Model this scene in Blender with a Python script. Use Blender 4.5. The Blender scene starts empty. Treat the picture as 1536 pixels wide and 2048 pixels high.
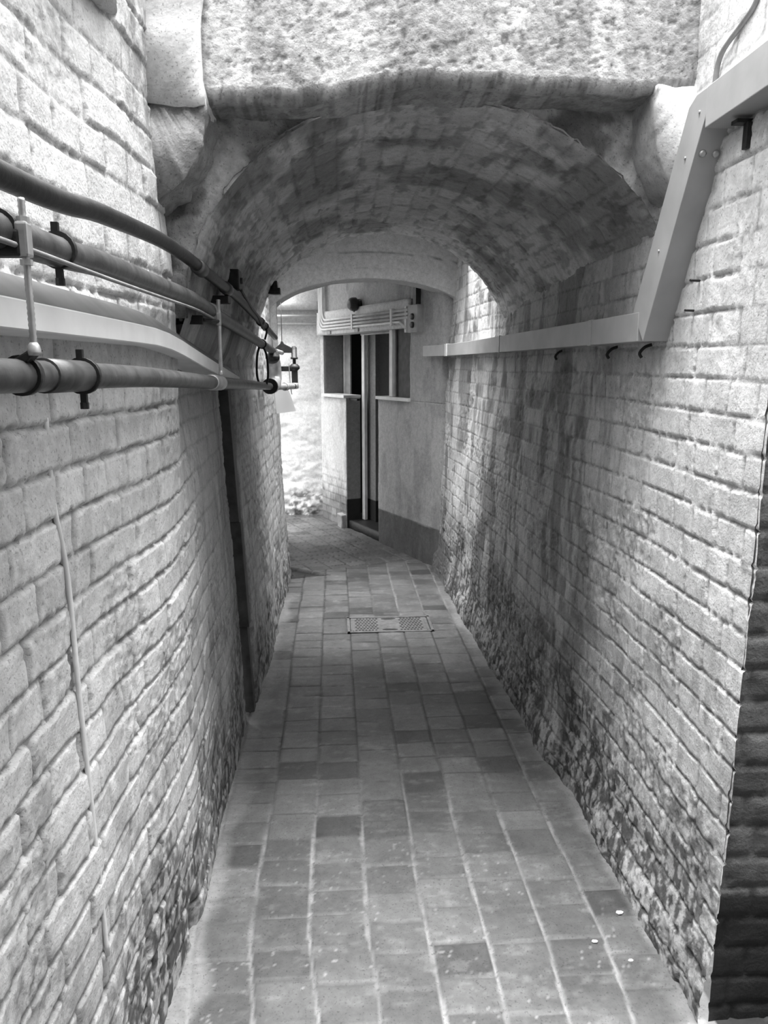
import bpy, bmesh, math, random
import numpy as np
from mathutils import Vector, Matrix, noise as mnoise
random.seed(7)
scene = bpy.context.scene
COL = scene.collection

# ------------------------------------------------------------------ numpy noise
def _hash(ix, iy, s):
    n = (ix.astype(np.int64) * 374761393 + iy.astype(np.int64) * 668265263 + int(s) * 1442695041) & 0x7fffffff
    n = ((n ^ (n >> 13)) * 1274126177) & 0x7fffffff
    n = n ^ (n >> 16)
    return (n & 0xffff) / 65535.0
def vnoise(x, y, s=0):
    ix = np.floor(x); iy = np.floor(y); fx = x - ix; fy = y - iy
    fx = fx * fx * fx * (fx * (fx * 6 - 15) + 10); fy = fy * fy * fy * (fy * (fy * 6 - 15) + 10)
    a = _hash(ix, iy, s); b = _hash(ix + 1, iy, s); c = _hash(ix, iy + 1, s); d = _hash(ix + 1, iy + 1, s)
    return (a + (b - a) * fx) * (1 - fy) + (c + (d - c) * fx) * fy
def fbm(x, y, s=0, o=4, g=.5):
    t = 0; a = 1; n = 0
    for i in range(o):
        t = t + a * vnoise(x, y, s + i * 17); n += a; a *= g; x = x * 2.03 + 3.1; y = y * 2.03 + 1.7
    return t / n
def sst(a, b, x):
    t = np.clip((x - a) / (b - a), 0, 1); return t * t * (3 - 2 * t)
def interp(x, xs, ys): return np.interp(x, xs, ys)

# ------------------------------------------------------------------ materials
def mat_simple(name, col, rough=.55, metal=0., nscale=0, namp=.15, bump=0., bscale=60, coat=0.):
    m = bpy.data.materials.new(name); m.use_nodes = True
    nt = m.node_tree; b = nt.nodes['Principled BSDF']
    b.inputs['Roughness'].default_value = rough; b.inputs['Metallic'].default_value = metal
    b.inputs['Base Color'].default_value = (col, col, col, 1)
    tc = nt.nodes.new('ShaderNodeTexCoord')
    if nscale:
        n = nt.nodes.new('ShaderNodeTexNoise'); n.inputs['Scale'].default_value = nscale; n.inputs['Detail'].default_value = 6
        nt.links.new(tc.outputs['Object'], n.inputs['Vector'])
        r = nt.nodes.new('ShaderNodeMapRange'); r.inputs['From Min'].default_value = .3; r.inputs['From Max'].default_value = .7
        r.inputs['To Min'].default_value = col * (1 - namp); r.inputs['To Max'].default_value = min(.95, col * (1 + namp))
        nt.links.new(n.outputs['Fac'], r.inputs['Value']); nt.links.new(r.outputs['Result'], b.inputs['Base Color'])
    if bump:
        n2 = nt.nodes.new('ShaderNodeTexNoise'); n2.inputs['Scale'].default_value = bscale; n2.inputs['Detail'].default_value = 5
        nt.links.new(tc.outputs['Object'], n2.inputs['Vector'])
        bp = nt.nodes.new('ShaderNodeBump'); bp.inputs['Strength'].default_value = bump; bp.inputs['Distance'].default_value = .004
        nt.links.new(n2.outputs['Fac'], bp.inputs['Height']); nt.links.new(bp.outputs['Normal'], b.inputs['Normal'])
    return m

def mat_masonry(name, rough=.7, bump=.5, bscale=140, spec=.4, var=.22):
    """old paint / plaster / tile: tone from the 'alb' attribute (paint, mortar, stains), fine grain from noise"""
    m = bpy.data.materials.new(name); m.use_nodes = True
    nt = m.node_tree; N = nt.nodes; L = nt.links; b = N['Principled BSDF']
    b.inputs['Roughness'].default_value = rough; b.inputs['Specular IOR Level'].default_value = spec
    at = N.new('ShaderNodeAttribute'); at.attribute_name = 'alb'
    tc = N.new('ShaderNodeTexCoord')
    n1 = N.new('ShaderNodeTexNoise'); n1.inputs['Scale'].default_value = 38; n1.inputs['Detail'].default_value = 8; n1.inputs['Roughness'].default_value = .68
    L.new(tc.outputs['Object'], n1.inputs['Vector'])
    r = N.new('ShaderNodeMapRange'); r.inputs['From Min'].default_value = .28; r.inputs['From Max'].default_value = .72
    r.inputs['To Min'].default_value = 1 - var; r.inputs['To Max'].default_value = 1 + var
    L.new(n1.outputs['Fac'], r.inputs['Value'])
    mu = N.new('ShaderNodeMath'); mu.operation = 'MULTIPLY'; L.new(at.outputs['Fac'], mu.inputs[0]); L.new(r.outputs['Result'], mu.inputs[1])
    n3 = N.new('ShaderNodeTexNoise'); n3.inputs['Scale'].default_value = 170; n3.inputs['Detail'].default_value = 3; L.new(tc.outputs['Object'], n3.inputs['Vector'])
    r3 = N.new('ShaderNodeMapRange'); r3.inputs['From Min'].default_value = .60; r3.inputs['From Max'].default_value = .68; r3.inputs['To Min'].default_value = 1.03; r3.inputs['To Max'].default_value = .62
    L.new(n3.outputs['Fac'], r3.inputs['Value'])
    mu2 = N.new('ShaderNodeMath'); mu2.operation = 'MULTIPLY'; L.new(mu.outputs[0], mu2.inputs[0]); L.new(r3.outputs['Result'], mu2.inputs[1])      # pinholes and specks
    mn = N.new('ShaderNodeMath'); mn.operation = 'MINIMUM'; mn.inputs[1].default_value = .9; L.new(mu2.outputs[0], mn.inputs[0])
    L.new(mn.outputs[0], b.inputs['Base Color'])
    n2 = N.new('ShaderNodeTexNoise'); n2.inputs['Scale'].default_value = bscale; n2.inputs['Detail'].default_value = 6; n2.inputs['Roughness'].default_value = .6
    L.new(tc.outputs['Object'], n2.inputs['Vector'])
    bp = N.new('ShaderNodeBump'); bp.inputs['Strength'].default_value = bump; bp.inputs['Distance'].default_value = .003
    L.new(n2.outputs['Fac'], bp.inputs['Height']); L.new(bp.outputs['Normal'], b.inputs['Normal'])
    return m

M = {}
M['brick'] = mat_masonry('painted_brick', .62, .8, 120)
M['plaster'] = mat_masonry('old_plaster', .75, .5, 90)
M['concrete'] = mat_masonry('rough_concrete', .8, .9, 110, .3, .3)
M['tile'] = mat_masonry('quarry_tile', .5, .28, 120, .3, .2)
M['iron'] = mat_simple('black_iron', .025, .5, .3, 40, .4, .3, 90)
M['pipe'] = mat_simple('painted_pipe', .06, .42, .0, 22, .55, .25, 60)
M['pipe_dark'] = mat_simple('dark_pipe', .016, .45, .0, 22, .6, .25, 60)
M['galv'] = mat_simple('galvanised_steel', .46, .42, .55, 35, .2, .15, 80)
M['tray'] = mat_simple('trunking_paint', .38, .42, .1, 9, .12, .05, 60)
M['trunk'] = mat_simple('white_trunking', .80, .45, .0, 9, .1, .05, 60)
M['cover_shade'] = mat_simple('shaded_trunking_cover', .13, .55, 0, 12, .25)  # trunking cover: the shadow of the pipe above is put into this colour
M['white'] = mat_simple('white_paint', .72, .5, 0, 14, .12, .2, 60)
M['paper'] = mat_simple('white_paper', .85, .7)
M['grey'] = mat_simple('grey_paint', .35, .55, 0, 14, .2, .2, 60)
M['wood_and_shade'] = mat_simple('dark_timber_and_shade', .045, .6, 0, 18, .5, .4, 40)
M['black'] = mat_simple('black_plastic', .02, .4)
M['cover'] = mat_simple('cast_iron_cover', .13, .45, .2, 30, .3, .3, 90)
M['stud'] = mat_simple('worn_dark_iron', .02, .5, .2)
M['cable'] = mat_simple('grey_cable', .2, .5, 0, 30, .3)

# ------------------------------------------------------------------ tagging
def tag(o, label=None, cat=None, group=None, kind=None):
    if label: o['label'] = label
    if cat: o['category'] = cat
    if group: o['group'] = group
    if kind: o['kind'] = kind
    return o
def thing(name, label, cat, loc, group=None):
    o = bpy.data.objects.new(name, None); COL.objects.link(o); o.location = loc; o.empty_display_size = .05
    o['origin'] = tuple(loc)
    return tag(o, label, cat, group)

# ------------------------------------------------------------------ mesh collecting
class MB:
    def __init__(s): s.bm = bmesh.new(); s.mi = 0
    def _f(s, vs):
        try: f = s.bm.faces.new(vs); f.material_index = s.mi; return f
        except ValueError: return None
    def box(s, lo, hi, R=None, c=None):
        x0, y0, z0 = lo; x1, y1, z1 = hi
        P = [Vector(p) for p in ((x0,y0,z0),(x1,y0,z0),(x1,y1,z0),(x0,y1,z0),(x0,y0,z1),(x1,y0,z1),(x1,y1,z1),(x0,y1,z1))]
        if R is not None: P = [R @ p + Vector(c) for p in P]
        v = [s.bm.verts.new(p) for p in P]
        for f in ((0,3,2,1),(4,5,6,7),(0,1,5,4),(1,2,6,5),(2,3,7,6),(3,0,4,7)): s._f([v[i] for i in f])
        return s
    def prism(s, poly, axis, a, b):
        """poly of 2D points in the plane across axis; extruded from a to b"""
        def pt(p, t):
            return {'x': (t, p[0], p[1]), 'y': (p[0], t, p[1]), 'z': (p[0], p[1], t)}[axis]
        A = [s.bm.verts.new(pt(p, a)) for p in poly]; B = [s.bm.verts.new(pt(p, b)) for p in poly]
        s._f(A); s._f(B[::-1]); n = len(poly)
        for i in range(n): s._f([A[i], B[i], B[(i+1) % n], A[(i+1) % n]])
        return s
    def tube(s, pts, r, n=16, smooth=0, cap=True, rs=None):
        P = [Vector(p) for p in pts]
        if smooth:
            Q = []; m = len(P)
            for i in range(m - 1):
                p0 = P[max(0, i-1)]; p1 = P[i]; p2 = P[i+1]; p3 = P[min(m-1, i+2)]
                for k in range(smooth):
                    t = k / smooth
                    Q.append(.5 * ((2*p1) + (p2-p0)*t + (2*p0-5*p1+4*p2-p3)*t*t + (3*p1-p0-3*p2+p3)*t**3))
            Q.append(P[-1]); P = Q
        m = len(P); rings = []; prev = None
        for i in range(m):
            if i == 0: t = P[1] - P[0]
            elif i == m - 1: t = P[-1] - P[-2]
            else: t = (P[i+1]-P[i]).normalized() + (P[i]-P[i-1]).normalized()
            t.normalize()
            if prev is None:
                a = Vector((0,0,1)) if abs(t.z) < .9 else Vector((1,0,0)); u = t.cross(a).normalized()
            else: u = (prev - t * prev.dot(t)).normalized()
            prev = u; w = t.cross(u); rr = rs[i] if rs else r
            rings.append([s.bm.verts.new(P[i] + (u*math.cos(k*2*math.pi/n) + w*math.sin(k*2*math.pi/n))*rr) for k in range(n)])
        for i in range(m-1):
            for k in range(n):
                f = s._f([rings[i][k], rings[i][(k+1)%n], rings[i+1][(k+1)%n], rings[i+1][k]])
                if f: f.smooth = True
        if cap: s._f(rings[0][::-1]); s._f(rings[-1])
        return s
    def lathe(s, c, d, prof, n=20):
        """prof: (distance along d, radius) from c"""
        c = Vector(c); d = Vector(d).normalized()
        a = Vector((0,0,1)) if abs(d.z) < .9 else Vector((1,0,0)); u = d.cross(a).normalized(); w = d.cross(u)
        R = [[s.bm.verts.new(c + d*p[0] + (u*math.cos(k*2*math.pi/n) + w*math.sin(k*2*math.pi/n))*max(p[1], 1e-4)) for k in range(n)] for p in prof]
        for i in range(len(R)-1):
            for k in range(n):
                f = s._f([R[i][k], R[i][(k+1)%n], R[i+1][(k+1)%n], R[i+1][k]])
                if f and n > 8 and abs(prof[i][1]-prof[i+1][1]) < 1.2*abs(prof[i][0]-prof[i+1][0]): f.smooth = True
        s._f(R[0][::-1]); s._f(R[-1]); return s
    def sphere(s, c, r, sc=(1,1,1), n=14):
        ret = bmesh.ops.create_uvsphere(s.bm, u_segments=n, v_segments=n//2+1, radius=r, matrix=Matrix.Translation(c) @ Matrix.Diagonal((*sc,1)))
        for v in ret['verts']:
            for f in v.link_faces: f.smooth = True; f.material_index = s.mi
        return s
    def rough(s, maxlen, amp, scale, seed=0):
        for _ in range(8):
            es = [e for e in s.bm.edges if e.calc_length() > maxlen]
            if not es: break
            bmesh.ops.subdivide_edges(s.bm, edges=es, cuts=1, use_grid_fill=True)
        bmesh.ops.triangulate(s.bm, faces=[f for f in s.bm.faces if len(f.verts) > 4])
        s.bm.normal_update()
        for v in s.bm.verts:
            q = v.co * scale + Vector((seed, seed*1.7, 0))
            v.co += v.normal * amp * (mnoise.fractal(q, 1., 2., 4))
        for f in s.bm.faces: f.smooth = True
        return s
    def build(s, name, mat, parent=None, bevel=0, alb=None):
        bm = s.bm
        bmesh.ops.recalc_face_normals(bm, faces=bm.faces)
        if bevel:
            es = [e for e in bm.edges if len(e.link_faces) == 2 and e.calc_face_angle(0) > .6]
            bmesh.ops.bevel(bm, geom=es, offset=bevel, segments=2, profile=.6, affect='EDGES', clamp_overlap=True)
        if parent is not None: org = Vector(parent['origin'])
        else:
            lo = Vector([min(v.co[i] for v in bm.verts) for i in range(3)]); hi = Vector([max(v.co[i] for v in bm.verts) for i in range(3)])
            org = Vector(((lo.x+hi.x)/2, (lo.y+hi.y)/2, lo.z))
        if alb is not None:
            lay = bm.verts.layers.float.new('alb')
            for v in bm.verts: v[lay] = alb(v.co) if callable(alb) else alb
        for v in bm.verts: v.co -= org
        me = bpy.data.meshes.new(name); bm.to_mesh(me); bm.free()
        o = bpy.data.objects.new(name, me); COL.objects.link(o)
        for mm in (mat if isinstance(mat, (list, tuple)) else [mat]): me.materials.append(mm)
        if parent is not None:
            o.parent = parent
            if parent.type == 'MESH': pass
        else: o.location = org
        o['origin'] = tuple(org)
        return o

def grid_obj(name, P, mat, alb, flip=False, kind='structure', smooth=True):
    nu, nv = P.shape[:2]
    me = bpy.data.meshes.new(name)
    me.vertices.add(nu*nv); me.vertices.foreach_set('co', P.reshape(-1).astype(np.float32))
    i = np.arange((nu-1))[:, None] * nv + np.arange(nv-1)[None, :]
    q = np.stack([i, i+nv, i+nv+1, i+1], -1).reshape(-1, 4)
    if flip: q = q[:, ::-1]
    nf = len(q)
    me.loops.add(nf*4); me.loops.foreach_set('vertex_index', q.reshape(-1).astype(np.int32))
    me.polygons.add(nf); me.polygons.foreach_set('loop_start', (np.arange(nf)*4).astype(np.int32))
    me.polygons.foreach_set('use_smooth', np.full(nf, smooth))
    me.update(calc_edges=True)
    a = me.attributes.new('alb', 'FLOAT', 'POINT'); a.data.foreach_set('value', alb.reshape(-1).astype(np.float32))
    me.materials.append(mat)
    o = bpy.data.objects.new(name, me); COL.objects.link(o)
    if kind: o['kind'] = kind
    return o

def brick(u, v, seed, wob=.004, L0=.225, H0=.075, soft=.010, j0=.0015):
    """English bond: returns profile 0 (joint) .. 1 (face), random per brick, distance inside"""
    uw = u + (fbm(u*14, v*14, seed+1, 3) - .5) * wob*2.2
    vw = v + (fbm(u*9+40, v*12, seed+2, 3) - .5) * wob*2.6 + (vnoise(u*1.6, v*2, seed+3)-.5)*.018
    row = np.floor(vw / H0)
    odd = np.mod(row, 2)
    L = np.where(odd > .5, L0/2, L0)
    uu = uw + _hash(row, row*0, seed+4) * .05 + np.where(odd > .5, L0*.25, 0)
    c = np.floor(uu / L); fu = uu - c*L; fv = vw - row*H0
    rnd = _hash(c, row, seed+5); rnd2 = _hash(c, row, seed+6)
    # some stretchers are two closers
    d = np.minimum(np.minimum(fu, L-fu), np.minimum(fv, H0-fv))
    d2 = d + (fbm(u*60, v*60, seed+7, 3) - .5) * .010
    pr = sst(j0, j0+soft, d2)
    return pr, rnd, rnd2

# ------------------------------------------------------------------ plan of the passage
YARD = 2.47  # height of the yard walls, open sky above
BL = .045   # inside the tunnel the side walls lean outwards
def XLA(Y): return interp(Y, [-3, 1.0, 1.4, 1.65, 1.85, 2.3, 3.0, 3.2], [-.45, -.445, -.428, -.40, -.388, -.39, -.388, -.385])
def lean(Y): return interp(Y, [-3, 1.98, 2.14, 9], [.010, .010, .045, .045])
def leanR(Y): return interp(Y, [-3, 2.0, 3.4, 9], [.006, .008, .045, .05])
def XLB(Y): return interp(Y, [3.1, 4.0, 5.2, 5.4], [-.365, -.345, -.338, -.338])
def XR(Y): return interp(Y, [1.40, 1.55, 1.75, 2.2, 2.7, 3.4, 4.3, 4.75, 5.23, 5.44], [.85, .852, .857, .855, .822, .80, .78, .767, .751, .742])
VC = .235; VS = 1.62; VB = .545; Y0 = 2.06; Y1 = 3.95

def wall_tone(u, z, rnd, pr, sp, seed, base=.66, low=.75):
    a = base * (1 + (rnd-.5)*.16)
    a = a * (1 - .42*(1-pr))                                        # raking dirt in open joints
    a = a * (1 + (fbm(u*3, z*1.2, seed+30, 4)-.5)*.28)              # old uneven coats of paint
    st = sst(.56, .70, fbm(u*16, z*5, seed+31, 5, .6))
    a = a * (1 - .30*st*sst(1.9, .4, z))
    d = sst(low, .05, z + (fbm(u*5, z*5, seed+32, 4)-.5)*.7)
    fl = sst(.42, .60, fbm(u*45, z*32, seed+33, 4, .6))
    a = a * (1 - d*(.25 + .6*fl))                                   # flaking and rising damp near the floor
    a = a * (1 - .22*sp*sst(.4, .65, fbm(u*70, z*70, seed+34, 3)))
    return np.clip(a, .03, .82)

# ---- left wall, near part
def left_wall():
    ys = np.concatenate([np.arange(-1.6, .72, .06), np.arange(.72, 2.2, .0045), np.arange(2.2, 3.07, .007)])
    zs = np.arange(-.02, YARD, .0052)
    Y, Z = np.meshgrid(ys, zs, indexing='ij')
    pr, rnd, r2 = brick(Y + .05, Z + .018, 100, wob=.0035, soft=.0055)
    sp = sst(.52, .66, fbm(Y*4, Z*5, 130, 4)) 
    lowm = sst(.8, .1, Z)
    sp = np.clip(sp + .55*lowm*sst(.4, .6, fbm(Y*7, Z*7, 131, 3)) + .9*sst(2.0, 2.4, Z)*sst(1.5, 2.0, Y), 0, 1)
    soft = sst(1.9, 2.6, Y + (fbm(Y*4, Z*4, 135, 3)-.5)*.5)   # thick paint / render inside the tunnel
    h = pr * .0080 * (1-.75*soft) * (1-.5*sst(1.4, 1.8, Z)) + (r2-.5)*.006*pr*(1-.7*soft) + (fbm(Y*3, Z*3, 132, 4)-.5)*.02
    h += sp * (fbm(Y*55, Z*55, 133, 4, .6)-.5) * .009 + (fbm(Y*22, Z*22, 134, 3)-.5)*.004
    foot = sst(.28, .0, Z) * sst(1.95, 1.3, Y)
    lo_ = interp(Y, [-3, 1.75, 3.0, 9], [.010, .010, .045, .045]); kz = sst(1.15, 1.5, Z)
    X = XLA(Y) - (lean(Y)*kz + lo_*(1-kz))*Z + h - .004
    # broken hole at the foot of the wall
    hole = np.exp(-(((Y-1.79)/.035)**2 + ((Z-.045)/.05)**2))
    X -= .05*hole
    # rounded end towards the gap
    X -= .05*sst(3.0, 3.08, Y)**2
    a = wall_tone(Y, Z, rnd, pr, sp, 140, .56)
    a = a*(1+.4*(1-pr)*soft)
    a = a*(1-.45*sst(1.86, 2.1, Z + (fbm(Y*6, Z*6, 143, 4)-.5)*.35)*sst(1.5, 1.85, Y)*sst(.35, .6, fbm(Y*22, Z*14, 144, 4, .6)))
    a = a*(1-.30*soft)*(1-.35*soft*sst(.48, .62, fbm(Y*9, Z*2.2, 141, 4, .6)))  # streaks, plus an overall darkening that paints in the tunnel shade
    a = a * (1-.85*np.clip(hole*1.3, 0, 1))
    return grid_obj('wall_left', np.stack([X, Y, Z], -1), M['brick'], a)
left_wall()

# ---- left wall beyond the gap (end of tunnel, lit pier)
def left_far():
    ys = np.concatenate([np.arange(3.14, 5.36, .008)])
    zs = np.arange(-.02, 2.6, .009)
    Y, Z = np.meshgrid(ys, zs, indexing='ij')
    pr, rnd, r2 = brick(Y, Z + .02, 200)
    sp = sst(.45, .6, fbm(Y*5, Z*4, 210, 4))
    h = pr*.0025 + (fbm(Y*3, Z*2, 211, 4)-.5)*.03 + (fbm(Y*14, Z*10, 212, 4)-.5)*.012 + sp*(fbm(Y*40, Z*40, 213, 3)-.5)*.012
    Z = np.minimum(Z, interp(Y, [3.9, 3.94, 4.85, 4.88], [2.3, 1.99, 1.99, 2.6]))
    X = XLB(Y) - BL*Z + h
    X -= .05*sst(5.27, 5.36, Y)**2 + .05*sst(3.2, 3.14, Y)
    a = wall_tone(Y, Z, rnd, pr, sp, 220, .55, .5)
    a = a*(1+.3*(1-pr))*(1-.4*sst(4.1, 3.6, Y))  # tunnel end of this wall coloured darker, imitating the shade there
    return grid_obj('wall_left_passage', np.stack([X, Y, Z], -1), M['brick'], a)
left_far()
b = MB(); b.box((-.75, 5.30, -.02), (-.385, 5.352, 2.6)); b.box((-.75, 3.02, -.02), (-.56, 3.2, 1.75)); b.rough(.08, .006, 6); tag(b.build('wall_left_return', M['plaster'], alb=.6), kind='structure')

# ---- right wall
def right_wall():
    ys = np.concatenate([np.arange(1.428, 2.5, .005), np.arange(2.5, 5.46, .009)])
    zs = np.arange(-.02, YARD, .0055)
    Y, Z = np.meshgrid(ys, zs, indexing='ij')
    pr, rnd, r2 = brick(Y, Z + .03, 300, wob=.003, j0=.0, soft=.0055)
    sp = sst(.5, .64, fbm(Y*5, Z*5, 310, 4))
    lowm = sst(.75, .05, Z); sp = np.clip(sp + .8*lowm*sst(.35, .6, fbm(Y*8, Z*8, 311, 3)), 0, 1)
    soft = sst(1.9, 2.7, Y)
    plast = sst(1.62, 1.50, Y + (fbm(Y*5, Z*3, 314, 3)-.5)*.22) * sst(1.3, 1.6, Z)
    plast = np.maximum(plast, sst(1.98, 2.06, Z + (fbm(Y*7, Z*7, 318, 3)-.5)*.08)*sst(2.0, 1.9, Y))
    k = (1-.6*soft)*(1-.9*plast)
    h = pr*.0065*k + (r2-.5)*.004*pr*k + (fbm(Y*2.5, Z*2, 312, 4)-.5)*.03
    h += sp*(1-plast)*(fbm(Y*50, Z*42, 313, 4, .6)-.5)*.012 + (fbm(Y*20, Z*11, 315, 4)-.5)*.006
    h += .028*sst(.22, .0, Z)*(.4 + fbm(Y*6, Z*4, 316, 3))
    h += sst(.4, .9, Y-3.6)*(fbm(Y*12, Z*4, 317, 4)-.5)*.02
    Z = np.minimum(Z, interp(Y, [1.9, 1.95, 3.88, 3.92, 4.5, 4.85, 4.9], [2.38, 2.45, 2.45, 2.10, 2.10, 2.24, 2.6]))
    X = XR(Y) + leanR(Y)*Z - h
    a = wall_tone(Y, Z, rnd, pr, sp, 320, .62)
    a = a*(1-.34*soft*sst(4.25, 3.7, Y))  # tunnel stretch darkened in the colour to deepen its shade
    st = sst(.5, .62, fbm(Y*9, Z*2.6, 330, 4, .6)); a = a*(1-.5*st*soft)          # streaky worn coats, made heavier to darken the tunnel
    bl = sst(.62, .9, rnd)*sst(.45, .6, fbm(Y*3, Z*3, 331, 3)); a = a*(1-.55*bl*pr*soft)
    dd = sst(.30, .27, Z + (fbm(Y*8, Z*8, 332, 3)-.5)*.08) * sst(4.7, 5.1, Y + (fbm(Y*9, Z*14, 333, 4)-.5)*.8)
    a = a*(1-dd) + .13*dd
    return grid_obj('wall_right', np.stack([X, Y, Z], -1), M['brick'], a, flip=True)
right_wall()

# ---- return and recess at the near right
def near_return():
    xs = np.arange(.79, 1.75, .008); zs = np.arange(-.02, YARD, .009)
    X, Z = np.meshgrid(xs, zs, indexing='ij')
    pr, rnd, r2 = brick(X, Z + .03, 360)
    h = pr*.006 + (fbm(X*9, Z*9, 361, 4)-.5)*.012
    Y = 1.440 - h
    XX = X + .060
    dd = sst(.345, .32, Z + (fbm(X*6, Z*6, 362, 4)-.5)*.08)
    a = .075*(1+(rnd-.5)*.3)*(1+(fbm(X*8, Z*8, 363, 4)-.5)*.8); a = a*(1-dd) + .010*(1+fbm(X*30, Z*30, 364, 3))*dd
    grid_obj('wall_recess', np.stack([XX, Y, Z], -1), M['brick'], a)
near_return()
b = MB(); b.box((1.70, -1.6, -.02), (1.78, 1.45, 1.5))
tag(b.build('wall_recess_lining', M['plaster'], alb=.3), kind='structure')
b = MB(); b.box((-.62, -1.68, -.02), (1.78, -1.6, YARD)); tag(b.build('wall_rear', M['plaster'], alb=.3), kind='structure')
b = MB(); b.box((-.62, -1.68, YARD), (1.78, .45, YARD+.1)); b.box((-.62, .40, YARD), (1.78, .45, 3.4)); tag(b.build('ceiling_sky_blocker', M['plaster'], alb=.4), kind='structure')  # unseen slab and parapet, added to keep sky light out of the tunnel

# ---- floor
D_S = np.array([.75, 5.42]); D_U = np.array([-.407, .913]); D_N = np.array([-.913, -.407])
def Dp(s, off, z): p = D_S + D_U*s + D_N*off; return (float(p[0]), float(p[1]), float(z))
def floor():
    xs = np.concatenate([np.arange(-1.9, -.66, .04), np.arange(-.66, 1.0, .0068), np.arange(1.0, 1.8, .04)])
    ys = np.concatenate([np.arange(-1.65, 1.3, .05), np.arange(1.3, 3.2, .0072), np.arange(3.2, 5.6, .011), np.arange(5.6, 9.4, .02)])
    X, Y = np.meshgrid(xs, ys, indexing='ij')
    wob = interp(Y, [0, 1.5, 1.75, 2.0, 2.4, 3, 4, 5], [-.05, -.028, .004, .012, -.002, 0, .004, 0])*sst(.75, -.35, X)
    wob2 = interp(Y, [0, 1.4, 1.7, 1.9, 2.3, 3], [.04, .022, -.008, -.004, .0, 0])*sst(.2, .7, X)
    u = X + wob + wob2 + .08 + (fbm(X*5, Y*4, 400, 3)-.5)*.012
    v = Y + (fbm(X*4+9, Y*5, 401, 3)-.5)*.012
    far = sst(-.01, .01, (Y - 5.42) - (X+.1)*.35)
    ur = -(X*D_N[0] + (Y-5)*D_N[1]); vr = (X*D_U[0] + (Y-5)*D_U[1])
    u = np.where(far > .5, ur, u); v = np.where(far > .5, vr, v)
    W = .1545; c = np.floor(u/W); fu = u - c*W
    off = _hash(c, c*0, 402)*.118
    H = .118 + .0*v
    vv = v + off
    rj = np.floor(vv/.118); 
    j1 = (_hash(c, rj, 403)-.5)*.026; j2 = (_hash(c, rj+1, 403)-.5)*.026
    f = vv - rj*.118
    under = f < j1; over = f > .118 + j2
    r = np.where(under, rj-1, np.where(over, rj+1, rj))
    lo = r*.118 + (_hash(c, r, 403)-.5)*.026; hi = (r+1)*.118 + (_hash(c, r+1, 403)-.5)*.026
    dv = np.minimum(vv-lo, hi-vv); du = np.minimum(fu, W-fu)
    rnd = _hash(c, r, 405); r2 = _hash(c, r, 406)
    e = (fbm(X*50, Y*50, 407, 3)-.5)*.005
    jw = interp(Y, [1.3, 2.2, 3], [.0035, .003, .003])
    pu = sst(0, .005, du + e - jw*.55); pv = sst(0, .004, dv + e*.7 - jw*.15)
    pr = np.minimum(pu, pv)
    h = pr*.0045 + (rnd-.5)*.004*pr + ((fu/W-.5)*(r2-.5)*.008 + ((vv-lo)/.118-.5)*(rnd-.5)*.008)*pr + (fbm(X*3, Y*3, 408, 3)-.5)*.008
    wear = np.exp(-((np.abs(X-.05)-.2)/.16)**2)*sst(4.2, 3.2, Y)*sst(2.2, 2.7, Y)
    h -= .003*wear*fbm(X*9, Y*9, 409, 2)
    a = .088*(1+(rnd-.5)*.36)*(1+(fbm(X*7, Y*7, 410, 5, .6)-.5)*.9)
    dk = (r2 > .88); a = np.where(dk, a*.62, a)
    wht = sst(.60, .74, fbm(X*13, Y*30, 411, 5, .65)); a = a + wht*.035
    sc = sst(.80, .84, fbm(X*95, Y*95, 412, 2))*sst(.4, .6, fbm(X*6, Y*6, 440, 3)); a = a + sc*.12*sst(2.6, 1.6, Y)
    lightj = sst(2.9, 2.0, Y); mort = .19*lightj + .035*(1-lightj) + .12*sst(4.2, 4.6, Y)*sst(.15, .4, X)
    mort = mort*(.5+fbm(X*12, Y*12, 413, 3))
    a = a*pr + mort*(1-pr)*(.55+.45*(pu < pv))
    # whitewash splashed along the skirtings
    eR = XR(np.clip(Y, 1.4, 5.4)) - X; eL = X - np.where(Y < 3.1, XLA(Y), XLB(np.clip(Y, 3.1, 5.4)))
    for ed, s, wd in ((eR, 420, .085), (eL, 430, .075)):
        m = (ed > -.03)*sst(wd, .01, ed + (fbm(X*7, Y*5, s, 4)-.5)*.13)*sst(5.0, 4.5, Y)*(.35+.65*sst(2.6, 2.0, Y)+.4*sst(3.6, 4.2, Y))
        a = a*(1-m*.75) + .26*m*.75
    rc = (X > .865)*(Y < 1.45); a = np.where(rc, .02*(1+fbm(X*20, Y*20, 445, 3)), a)     # ground in the recess coloured near black
    # shallow gully at the mouth of the side lane, its shadow painted dark
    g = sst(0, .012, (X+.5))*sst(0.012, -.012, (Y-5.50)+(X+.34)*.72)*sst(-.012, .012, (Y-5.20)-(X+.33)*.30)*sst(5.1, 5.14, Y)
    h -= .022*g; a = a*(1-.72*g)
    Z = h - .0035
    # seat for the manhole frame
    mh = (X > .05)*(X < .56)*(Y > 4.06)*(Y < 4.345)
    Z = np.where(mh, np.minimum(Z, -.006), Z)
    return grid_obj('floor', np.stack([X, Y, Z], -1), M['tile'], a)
floor()

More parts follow.
